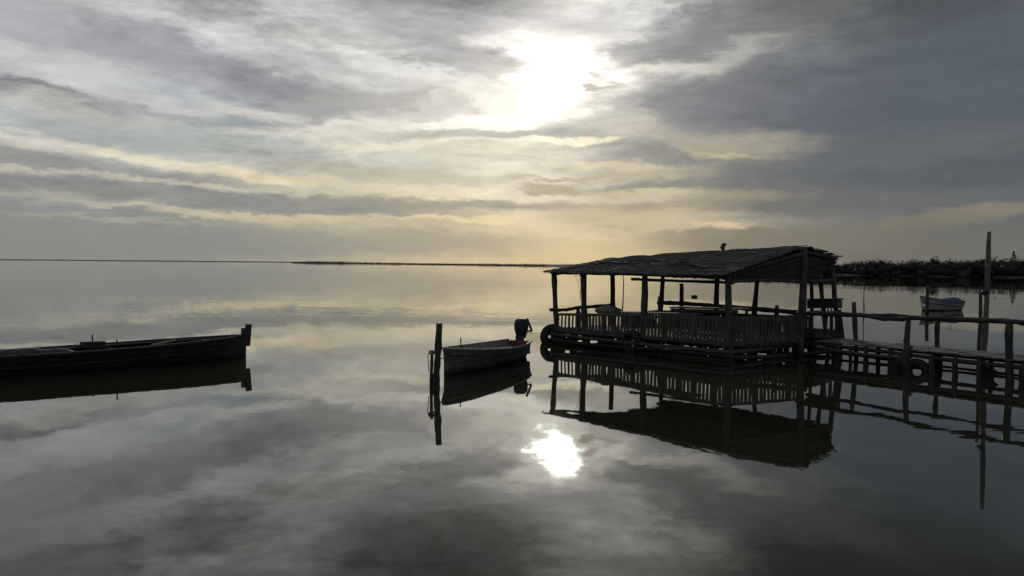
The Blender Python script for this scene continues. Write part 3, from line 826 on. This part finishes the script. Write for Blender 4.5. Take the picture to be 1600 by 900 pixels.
c0 = onwall(1264, 520, F - Vector((0, .1, 0)), K - Vector((0, .1, 0))); c1 = onwall(1308, 522, F - Vector((0, .1, 0)), K - Vector((0, .1, 0)))
cr_ = empty('storage_crate', lerp(c0, c1, .5) - Vector((0, 0, .15)), 'low dark plank crate on the deck where the walkway meets the hut', 'crate')
for dz in (-.09, 0, .09):
    m = MB(); m.bar(c0 + Vector((0, 0, dz)), c1 + Vector((0, 0, dz)), .4, .082, (0, 0, 1), .004); m.build('board', 'wet', cr_)

# ------------------------------------------------------------------ walkway
wk = empty('walkway', PN0b.copy(), 'narrow plank walkway on stakes with crooked pole handrails leading to the hut', 'pier')
ZP = .50
m = MB(); Lw = (PN2 - PN0b).length; k = 0; s = 0.0
while s < Lw:
    w_ = random.uniform(.13, .19); p = PN0b + pd * (s + w_ / 2) + Vector((0, 0, ZP + random.uniform(-.008, .008)))
    m.bar(p - pn * random.uniform(.0, .06), p + pn * (PW + random.uniform(-.03, .05)), w_ * .95, .03, (0, 0, 1), .004); s += w_
m.build('boardwalk', 'plank', wk)
def wpole(a, b, r, mat='wet', nm='stringer', wob=.05, seg=14, r2=None, knots=4):
    m = MB(); m.pole(a, b, r, r2 or r * .9, wob, seg, knots); return m.build(nm, mat, wk)
Z = lambda z: Vector((0, 0, z))
wpole(PN0b + Z(ZP - .08), PN2 + Z(ZP - .08), .05); wpole(PF0 + Z(ZP - .08), PF2 + Z(ZP - .08), .05)
wpole(PN0b - pn * .08 + Z(ZP - .17), PN0b - pn * .08 + pd * 2.6 + Z(ZP - .20), .045, 'pole')
wpole(PF0 + Z(.10), PF2 + Z(.07), .035); pass
def pile(p, top, r=.06, lean=(0, 0), mat='wet', nm='pile', wob=.03):
    m = MB(); m.pole(Vector((p.x - lean[0], p.y - lean[1], -.8)), Vector((p.x, p.y, top)), r, r * .88, wob, 7, 3); m.build(nm, mat, wk)
npx = lambda x: onwall(x, 500, PN0, PN1) * 1
for x in (1310, 1329, 1353, 1391, 1457, 1493, 1531, 1600, 1640):
    p = onwall(x, 560, PN0, PN1); p.z = 0; pile(p, ZP - .04, random.uniform(.05, .075))
for x in (1372, 1468, 1548, 1650):
    p = onwall(x, 560, PF0, PF2); p.z = 0; pile(p, ZP - .04, random.uniform(.045, .065))
# handrail posts, near side
def rpost(x0, y0, x1, y1, wl, r, r2=None, wob=.03):
    a = onwall(x0, y0, *wl); b = onwall(x1, y1, *wl); dd = b - a; qv = b + dd * ((-.8 - b.z) / dd.z)
    m = MB(); m.pole(qv, a, r, r2 or r * .8, wob, 9, 3); return m
nl = (PN0, PN1); fl = (PF0, PF2)
rpost(1419.5, 498, 1417, 560, nl, .085, .06, .05).build('rail_post', 'pole', wk)
m = MB(); a = onwall(1417, 525, *nl); m.pole(onwall(1411.5, 534, *nl), a, .012, .03, .01, 4); m.build('branch_stub', 'pole', wk)
m = MB(); m.pole(onwall(1421, 560, *nl), onwall(1423, 540, *nl), .05, .045, .01, 4); m.build('branch_stub', 'pole', wk)
rpost(1577, 504, 1578, 560, nl, .085, .075, .03).build('rail_post', 'wet', wk)
rpost(1465, 498, 1463, 545, fl, .06, .055, .03).build('rail_post', 'wet', wk)
rpost(1334, 472, 1336, 533, fl, .062, .055, .02).build('rail_post', 'pole', wk)
# handrails
def wrail(pxs, wl, r):
    pts = [onwall(x, y, *wl) for x, y in pxs]; m = MB(); n = []
    for a, b in zip(pts[:-1], pts[1:]):
        for i in range(4): n.append(lerp(a, b, i / 4) + Z(random.uniform(-.012, .012)))
    n.append(pts[-1]); m.tube(n, [r * random.uniform(.82, 1.2) for _ in n], 8, .12); return m.build('handrail', 'wet', wk)
wrail([(1246, 489.5), (1290, 491), (1336, 492), (1380, 498), (1400, 499), (1418, 497), (1450, 497.5), (1490, 499), (1530, 500.5), (1575, 502.5), (1620, 505), (1720, 510)], nl, .055)
wrail([(1262, 488), (1336, 491.5), (1370, 493.5), (1410, 493.5), (1440, 498), (1500, 500.5), (1560, 501), (1620, 505)], fl, .05)
# steps between: dark wedge board hanging under the boards
wp = [onwall(x, y, PN0 + pn * .3, PN1 + pn * .3) for x, y in ((1531, 573), (1546, 573), (1559.5, 583), (1544, 592), (1531, 590))]
m = MB(); m.add(wp + [p + pn * .06 for p in wp], [(0, 1, 2, 3, 4), (9, 8, 7, 6, 5)] + [(i, i + 5, (i + 1) % 5 + 5, (i + 1) % 5) for i in range(5)])
single('wooden_board', m, 'wet', wp[3], 'pointed dark board hanging under the walkway near the tall pole', 'board')

# ------------------------------------------------------------------ poles in the water
def stake(name, p_top, p_base, r, label, cat='post', mat='pole', wob=.03, group=None, r2=None, seg=10, knots=3):
    a = Vector(p_top); b = Vector(p_base); dd = b - a; qv = b + dd * (.8 / max(.3, abs(dd.z)))
    m = MB(); m.pole(qv, a, r, r2 or r * .85, wob, seg, knots)
    return m, b, label, cat, group, mat, name
def put(t): 
    m, b, label, cat, group, mat, name = t; return single(name, m, mat, b, label, cat, group)
# tall pole
b = V(1533, 579); b.z = 0; a = W(1545.5, 362, b.y)
tp = empty('tall_pole', b, 'tall pale leaning pole with a dark band rising behind the walkway', 'post')
m = MB(); dd = a - b; m.pole(b - dd * .2, a, .082, .045, .04, 14, 4); m.build('pole_shaft', 'plank', tp)
c = lerp(b, a, .565); m = MB(); m.tube([c - Z(.04), c + Z(.05)], .085, 12, .1); m.tube([c + Vector((-.06, -.05, -.05)), c + Vector((-.16, -.05, -.02))], .03, 6); m.build('band', 'tyre', tp)
b2 = V(1529.5, 572); a2 = W(1532, 450, b2.y); put(stake('stake', a2, b2, .05, 'thin dark stake standing close to the left of the tall pole', wob=.05))
# near mooring post with a thinner stake and rope
b = V(681, 599.5); a = W(686.5, 505, b.y)
mp_ = empty('mooring_post', b, 'dark mooring post standing in the water by the motorboat bow', 'post')
m = MB(); dd = a - b; m.pole(b - dd * .6, a, .076, .060, .05, 12, 3, .10, 10); m.build('post_shaft', 'wet', mp_)
b3 = V(674.5, 603); a3 = W(675, 551, b3.y); m = MB(); m.pole(b3 - Z(.5), a3, .032, .03, .02, 6); m.build('side_stake', 'wet', mp_)
m = MB(); cc = W(678, 552, b.y)
m.torus(cc, (0, .1, 1), .095, .018, 20, 6); m.torus(cc + Z(.035), (.1, 0, 1), .093, .016, 20, 6); m.build('rope_lashing', 'rope', mp_)
m = MB(); m.tube([cc + Vector((-.09, -.05, .04)), cc + Vector((-.12, -.05, -.05)), cc + Vector((-.11, -.04, -.2)), cc + Vector((-.10, -.04, -.38))], .009, 5)
m.tube([cc + Vector((.08, -.06, 0)), cc + Vector((.10, -.05, -.25)), cc + Vector((.085, -.05, -.5)), cc + Vector((.09, -.05, -.72))], .008, 5); m.build('loose_rope', 'rope', mp_)

for nm, x0, y0, x1, y1, r, lab, cat in (
    ('stake', 1450.3, 446, 1449, 489.5, .115, 'grey post standing in the water in front of the white boat', 'post'),
    ('thin_stick', 974, 430, 971, 484, .04, 'thin curved stick standing in open water behind the left of the hut', 'stick'),
    ('thin_stick', 1352, 438, 1350.5, 487, .035, 'thin crooked stick in the water left of the white boat', 'stick'),):
    b = V(x1, y1); a = W(x0, y0, b.y)
    put(stake(nm, a, b, r, lab, cat, 'pole', .03 if r > .1 else .12, r2=r * (.85 if r > .1 else .5)))
b = V(1085, 464.5); m = MB(); m.tube([b + Vector((-.22, 0, .06)), b + Vector((.22, 0, .06))], .10, 10); m.tube([b + Z(.1), b + Z(.2)], .03, 6)
single('net_float', m, 'tyre', b, 'small dark float lying on the open water beyond the hut', 'float')

# ------------------------------------------------------------------ boats
def hull_fn(Lb, B, tr, sheer0, sheer1, keel, mid=.42, fine=.0, plumb=.08):
    """local frame: x from stern (0) to bow (Lb), y across, z up; returns point(u, s, k): u along, s side -1..1, k 0 keel..1 gunwale"""
    def half(u):
        if u < mid: return B / 2 * (tr + (1 - tr) * math.sin(math.pi / 2 * u / mid))
        v = (u - mid) / (1 - mid); return B / 2 * max(0, (1 - v ** 2.3)) ** .8
    def P(u, s, k, inset=0.0):
        zt = sheer0 + (sheer1 - sheer0) * u ** 2 + .05 * (1 - 4 * (u - .35) ** 2) * -1
        zb = -keel * (1 - .75 * u ** 4)
        hw = max(0.0, half(u) - inset) if u < .999 else 0
        sh = (k ** .42) * (.80 + .20 * k)
        z = zb + (zt - zb) * k
        x = Lb * u + plumb * k * u ** 6 * Lb * .6
        return Vector((x, s * hw * sh, z + (inset * .9 if k < .5 else 0)))
    return P
def make_boat(P, root, to, mh, mi, mg, nu=34, nk=9, t=.035, gun=.05, transom=True):
    m = MB(); vs = []; fs = []
    W_ = 2 * nk + 1
    for i in range(nu + 1):
        u = i / nu
        for j in range(W_):
            s = -1 if j < nk else 1; k = abs(j - nk) / nk
            vs.append(to(P(u, s, k)))
    for i in range(nu):
        for j in range(W_ - 1): fs.append((i * W_ + j, (i + 1) * W_ + j, (i + 1) * W_ + j + 1, i * W_ + j + 1))
    m.add(vs, fs, True)
    fsn = [tuple(range(W_))]; o = 0
    m.add(vs[:W_], fsn); hull = m.build('hull', mh, root)
    m = MB(); vs = []; fs = []
    for i in range(nu + 1):
        u = .004 + (i / nu) * .985
        for j in range(W_):
            s = -1 if j < nk else 1; k = abs(j - nk) / nk
            vs.append(to(P(u, s, max(k * .99, .12 if k < .12 else k * .99), t) + Vector((0, 0, .0))))
    for i in range(nu):
        for j in range(W_ - 1): fs.append((i * W_ + j, i * W_ + j + 1, (i + 1) * W_ + j + 1, (i + 1) * W_ + j))
    m.add(vs, fs, True); m.add(vs[:W_], [tuple(reversed(range(W_)))]); m.build('inner_planking', mi, hull)
    for s in (-1, 1):
        m = MB(); pts = []
        for i in range(nu + 1):
            pts.append(to(P(i / nu * .995, s, 1.0, .01) + Vector((0, 0, .012))))
        vs = []; fs = []
        for i, p in enumerate(pts):
            a = pts[max(0, i - 1)]; b = pts[min(nu, i + 1)]; dd = (b - a).normalized(); sd_ = dd.cross(Z(1)).normalized()
            for (x, z) in ((-gun / 2, -.02), (gun / 2, -.02), (gun / 2, .02), (-gun / 2, .02)): vs.append(p + sd_ * x + Z(z))
        for i in range(nu):
            for k in range(4): fs.append((i * 4 + k, i * 4 + (k + 1) % 4, (i + 1) * 4 + (k + 1) % 4, (i + 1) * 4 + k))
        fs += [(3, 2, 1, 0), tuple(nu * 4 + k for k in range(4))]
        m.add(vs, fs); m.build('gunwale', mg, root)
    return hull
def frame(stern, bow):
    s = Vector(stern); s.z = 0; b = Vector(bow); b.z = 0; ex = (b - s).normalized(); ey = Vector((-ex.y, ex.x, 0)); 
    return (lambda p: s + ex * p.x + ey * p.y + Vector((0, 0, p.z))), ex, ey, (b - s).length
# motorboat
bowp = Vector((-1.42, 17.75, 0)); stp = Vector((.22, 21.55, 0))
to, ex, ey, Lb = frame(stp, bowp)
mbt = empty('motorboat', lerp(stp, bowp, .5), 'small worn grey motorboat moored beside the dark post with its engine at the back', 'boat')
P = hull_fn(Lb, 1.34, .52, .47, .575, .22, plumb=.06)
make_boat(P, mbt, to, 'hullg', 'deckp', 'deckp')
m = MB()
for k in range(7):       # transom boards inside, painted red
    y0 = -.36 + k * .105
    m.bar(to(Vector((.055, y0, .10))), to(Vector((.055, y0, .44))), .10, .03, ex, .002)
m.build('transom_board', 'red', mbt)
for u, w_ in ((.28, .24), (.52, .24)):
    a = P(u, -1, .72, .04); b = P(u, 1, .72, .04); m = MB(); m.bar(to(a), to(b), w_, .035, (0, 0, 1), .003); m.build('thwart', 'deckp', mbt)
for s_ in (-.30, -.1, .1, .30):     # foredeck planks converge on the stem
    m = MB(); a = P(.60, -1, .97, .03); zz = P(.6, 1, .97).z - .03
    hw = abs(a.y)
    m.bar(to(Vector((Lb * .60, hw * s_ * 2.6, zz))), to(Vector((Lb * .95, hw * s_ * .42, P(.95, 1, 1).z - .05))), .10, .025, (0, 0, 1), .003); m.build('foredeck_plank', 'deckp', mbt)
m = MB(); a = P(1, 1, 1); m.bar(to(Vector((Lb + .02, 0, -.3))), to(Vector((Lb + .06, 0, a.z + .03))), .06, .09, -ey, .004); m.build('stem_post', 'hullg', mbt)
a = to(Vector((Lb * .80, .30, .60))); m = MB(); a = onwall(720, 541, bowp, stp); c2 = onwall(720, 528, bowp, stp); m.tube([a, c2], .014, 6); m.build('oar_pin', 'wet', mbt)
for u in (.12, .2, .3, .38, .46, .55):
    for s_ in (-1, 1):
        m = MB(); m.tube([to(P(u, s_, k, .05)) for k in (.15, .3, .5, .7, .85, .97)], .016, 5); m.build('rib', 'deckp', mbt)
m = MB(); rc = to(Vector((Lb * .22, .1, .08)))
for k in range(4): m.torus(rc + Z(.03 * k), (0, .05, 1), .17 - .012 * k, .016, 24, 6)
single('rope_coil', m, 'rope', rc, 'small coil of rope lying in the bottom of the motorboat', 'rope')
for s_ in (-1, 1):
    m = MB(); m.tube([to(P(i / 24 * .985, s_, .80, -.008)) for i in range(25)], .015, 6); m.build('rubbing_strake', 'hulld', mbt)
# outboard engine
ec = None
mo = MB()
def E3(x, y, z): return to(Vector((x, y, z)))
prof = [(.50, .10, .10), (.56, .14, .11), (.66, .19, .13), (.78, .215, .15), (.90, .21, .15), (.98, .185, .13), (1.02, .13, .09)]
vs = []; fs = []; nn2 = 16
for z, rx, ry in prof:
    for k in range(nn2):
        an = 2 * math.pi * k / nn2; cx = math.copysign(abs(math.cos(an)) ** .7, math.cos(an)); sy = math.copysign(abs(math.sin(an)) ** .7, math.sin(an))
        vs.append(E3(-.10 + cx * rx, sy * ry * 1.15, z))
for i in range(len(prof) - 1):
    for k in range(nn2): fs.append((i * nn2 + k, i * nn2 + (k + 1) % nn2, (i + 1) * nn2 + (k + 1) % nn2, (i + 1) * nn2 + k))
fs += [tuple(reversed(range(nn2))), tuple((len(prof) - 1) * nn2 + k for k in range(nn2))]
mo.add(vs, fs, True)
eng = mo.build('outboard_motor', 'cowl', mbt)
m = MB(); m.bar(E3(-.12, 0, -.45), E3(-.10, 0, .52), .07, .16, ex, .0); m.bar(E3(-.12, 0, -.1), E3(-.12, 0, -.06), .16, .3, ex); m.build('leg', 'cowl', eng)
m = MB(); m.bar(E3(.0, 0, .34), E3(.0, 0, .56), .2, .12, ex); m.build('clamp_bracket', 'cowl', eng)
tl = [W(824, 517.5, 21.35), W(831, 517, 21.3)]; tu = W(823.5, 497.5, 21.3)
m = MB(); m.tube([E3(.0, -.1, .62), tl[0], tl[1]], .028, 8); m.tube([tl[1], lerp(tl[1], tu, .5), tu], [.03, .032, .03], 8); m.build('tiller_handle', 'cowl', eng)
m = MB(); m.tube([W(831, 519, 21.3), W(828, 521.5, 21.35), W(824, 520.5, 21.4)], .008, 5); m.build('cable', 'cowl', eng)
# mooring rope from bow to post
p0 = cc + Vector((.07, -.02, -.02)); p1 = to(Vector((Lb + .05, 0, .50)))
m = MB(); m.tube([lerp(p0, p1, t) - Z(.10 * math.sin(math.pi * t)) for t in [i / 8 for i in range(9)]], .010, 6)
single('mooring_rope', m, 'rope', p0, 'slack rope tying the motorboat bow to the dark mooring post', 'rope')

# long rowing boat on the left
bowp = Vector((-6.92, 20.85, 0)); dirl = (Vector((-11.3, 17.0, 0)) - bowp).normalized(); stp = bowp + dirl * 8.2
to, ex, ey, Lb = frame(stp, bowp)
lb = empty('rowing_boat', lerp(stp, bowp, .5), 'long dark wooden boat with a tall stem post lying at the left edge', 'boat')
P = hull_fn(Lb, 1.55, .5, .50, .54, .25, mid=.55, plumb=.0)
make_boat(P, lb, to, 'hulld', 'hulld', 'hulld', gun=.07)
m = MB(); m.bar(to(Vector((Lb + .05, 0, .30))), to(Vector((Lb + .09, 0, .86))), .13, .10, ey, .006); m.build('stem_post', 'hulld', lb)
m = MB(); m.bar(to(Vector((Lb - .06, 0, -.25))), to(Vector((Lb - .05, 0, .77))), .10, .12, ey, .006); m.build('stem_post', 'hulld', lb)
for u in (.32, .50, .66, .8):
    a = P(u, -1, .80, .04); b = P(u, 1, .80, .04); m = MB(); m.bar(to(a), to(b), .22, .035, (0, 0, 1), .004); m.build('thwart', 'deckp', lb)
for s_ in (-1, 1):
    for kk, rr_ in ((.62, .018),):
        m = MB(); m.tube([to(P(i / 24 * .985, s_, kk + random.uniform(-.012, .012), -.006)) for i in range(25)], rr_, 6, .25); m.build('rubbing_strake', 'hulld', lb)
# foredeck and side deck planks
for s_ in (-1, 1):
    m = MB(); pts = [P(u, s_, 1.0, .14) + Z(-.02) for u in (.42, .5, .58, .66, .74, .82, .9)]
    for a, b in zip(pts[:-1], pts[1:]): m.bar(to(a), to(b + Vector((.01, 0, 0))), .15, .025, (0, 0, 1))
    m.build('side_deck', 'deckp' if s_ < 0 else 'hulld', lb)
m = MB(); a = onwall(247, 545, bowp, stp)
m.bar(to(Vector((Lb * .70, -.45, .50))), to(Vector((Lb * .80, .40, .52))), .06, .05, (0, 0, 1), .004); m.build('cross_pole', 'deckp', lb)
for u, y in ((.88, .25), (.93, .16)):
    m = MB(); m.bar(to(Vector((Lb * u, -y, .49))), to(Vector((Lb * u, y, .49))), .12, .04, (0, 0, 1), .003); m.build('thwart', 'deckp', lb)
lw = (bowp + ey * .55, stp + ey * .55); ln = (bowp - ey * .55, stp - ey * .55)
test = to(Vector((1, 1, 0)))
farw, nearw = (lw, ln) if lw[0].y > ln[0].y else (ln, lw)
# oar block and pins
m = MB(); a = onwall(126, 536.5, *farw); b = onwall(164, 535.8, *farw); m.bar(a, b, .16, .07, (0, 0, 1), .006); 
m.bar(a - Z(.07) - (b - a) * .12, b - Z(.07) + (b - a) * .2, .2, .06, (0, 0, 1), .006); m.build('oar_block', 'hulld', lb)
m = MB(); m.tube([onwall(144.5, 540, *farw), onwall(144.5, 523, *farw)], .018, 6); m.build('oar_pin', 'wet', lb)
m = MB(); a = onwall(170, 547.5, *nearw); b = onwall(192, 547, *nearw); m.bar(a, b, .14, .07, (0, 0, 1), .008); m.build('oar_block', 'hulld', lb)
m = MB(); m.tube([onwall(182.5, 548, *nearw), onwall(182.5, 531, *nearw)], .018, 6); m.build('oar_pin', 'wet', lb)
# tarpaulin lump and folded net along the middle
m = MB()
rn = random.Random(8)
for i in range(9):
    u = .20 + i * .033; m.ball(to(Vector((Lb * u, rn.uniform(-.25, .25), .46 + rn.uniform(-.03, .02)))), (.32, .26, .10), 12, 7, .12)
single('net_heap', m, 'hulld', to(Vector((Lb * .3, 0, .4))), 'dark heap of folded net lying in the long boat at the left edge', 'net')

# white boat far off
wb0 = V(1446, 484.5); wb1 = V(1490, 486)
c_ = V(1469, 485.0); hd = Vector((-.95, -.32, 0)).normalized()
stp = c_ - hd * 1.4; bowp = stp + hd * 2.75
to, ex, ey, Lb = frame(stp, bowp)
wbt = empty('white_boat', lerp(stp, bowp, .5), 'small white boat with dark rim and blue cover anchored beyond the walkway', 'boat')
P = hull_fn(Lb, 1.25, .72, .56, .80, .2, plumb=.10)
make_boat(P, wbt, to, 'hullw', 'hullw', 'hulld', gun=.07)
for s_ in (-1, 1):
    for kk, rr_ in ((.86, .016), (.66, .022)):
        m = MB(); m.tube([to(P(i / 24 * .985, s_, kk, -.01)) for i in range(25)], rr_, 6); m.build('rubbing_strake', 'hulld', wbt)
m = MB(); vs = []; fs = []; nu_ = 10; nv_ = 8
for i in range(nu_ + 1):
    for j in range(nv_ + 1):
        u = .02 + .50 * i / nu_; v = -1 + 2 * j / nv_; pg = P(u, 1, 1)
        vs.append(to(Vector((Lb * u, v * pg.y * .98, pg.z + .02 + (.26 * math.sin(math.pi * min(1, (i + .6) / nu_)) ** .6) * (1 - v * v) * (1.15 - .75 * i / nu_) + rn.uniform(-.015, .015)))))
for i in range(nu_):
    for j in range(nv_): k = i * (nv_ + 1) + j; fs.append((k, k + 1, k + nv_ + 2, k + nv_ + 1))
m.add(vs, fs, True); m.build('boat_cover', 'blue', wbt)
m = MB(); p = to(Vector((Lb * .22, 0, .85))); m.tube([p, p + Z(.28)], .018, 6); m.tube([p + Z(.27) - Vector((.3, 0, .03)), p + Z(.29) + Vector((.18, 0, 0))], .016, 6); m.build('tiller', 'wet', wbt)
f = to(Vector((Lb * .93, 0, .42))); f = W(1443.5, 477.5, f.y - .15); m = MB(); m.ball(f, .09, 10, 8)
single('white_ball', m, 'white', f, 'tiny white ball at the bow of the white boat', 'white_ball')  # plain small white ball set at the bow
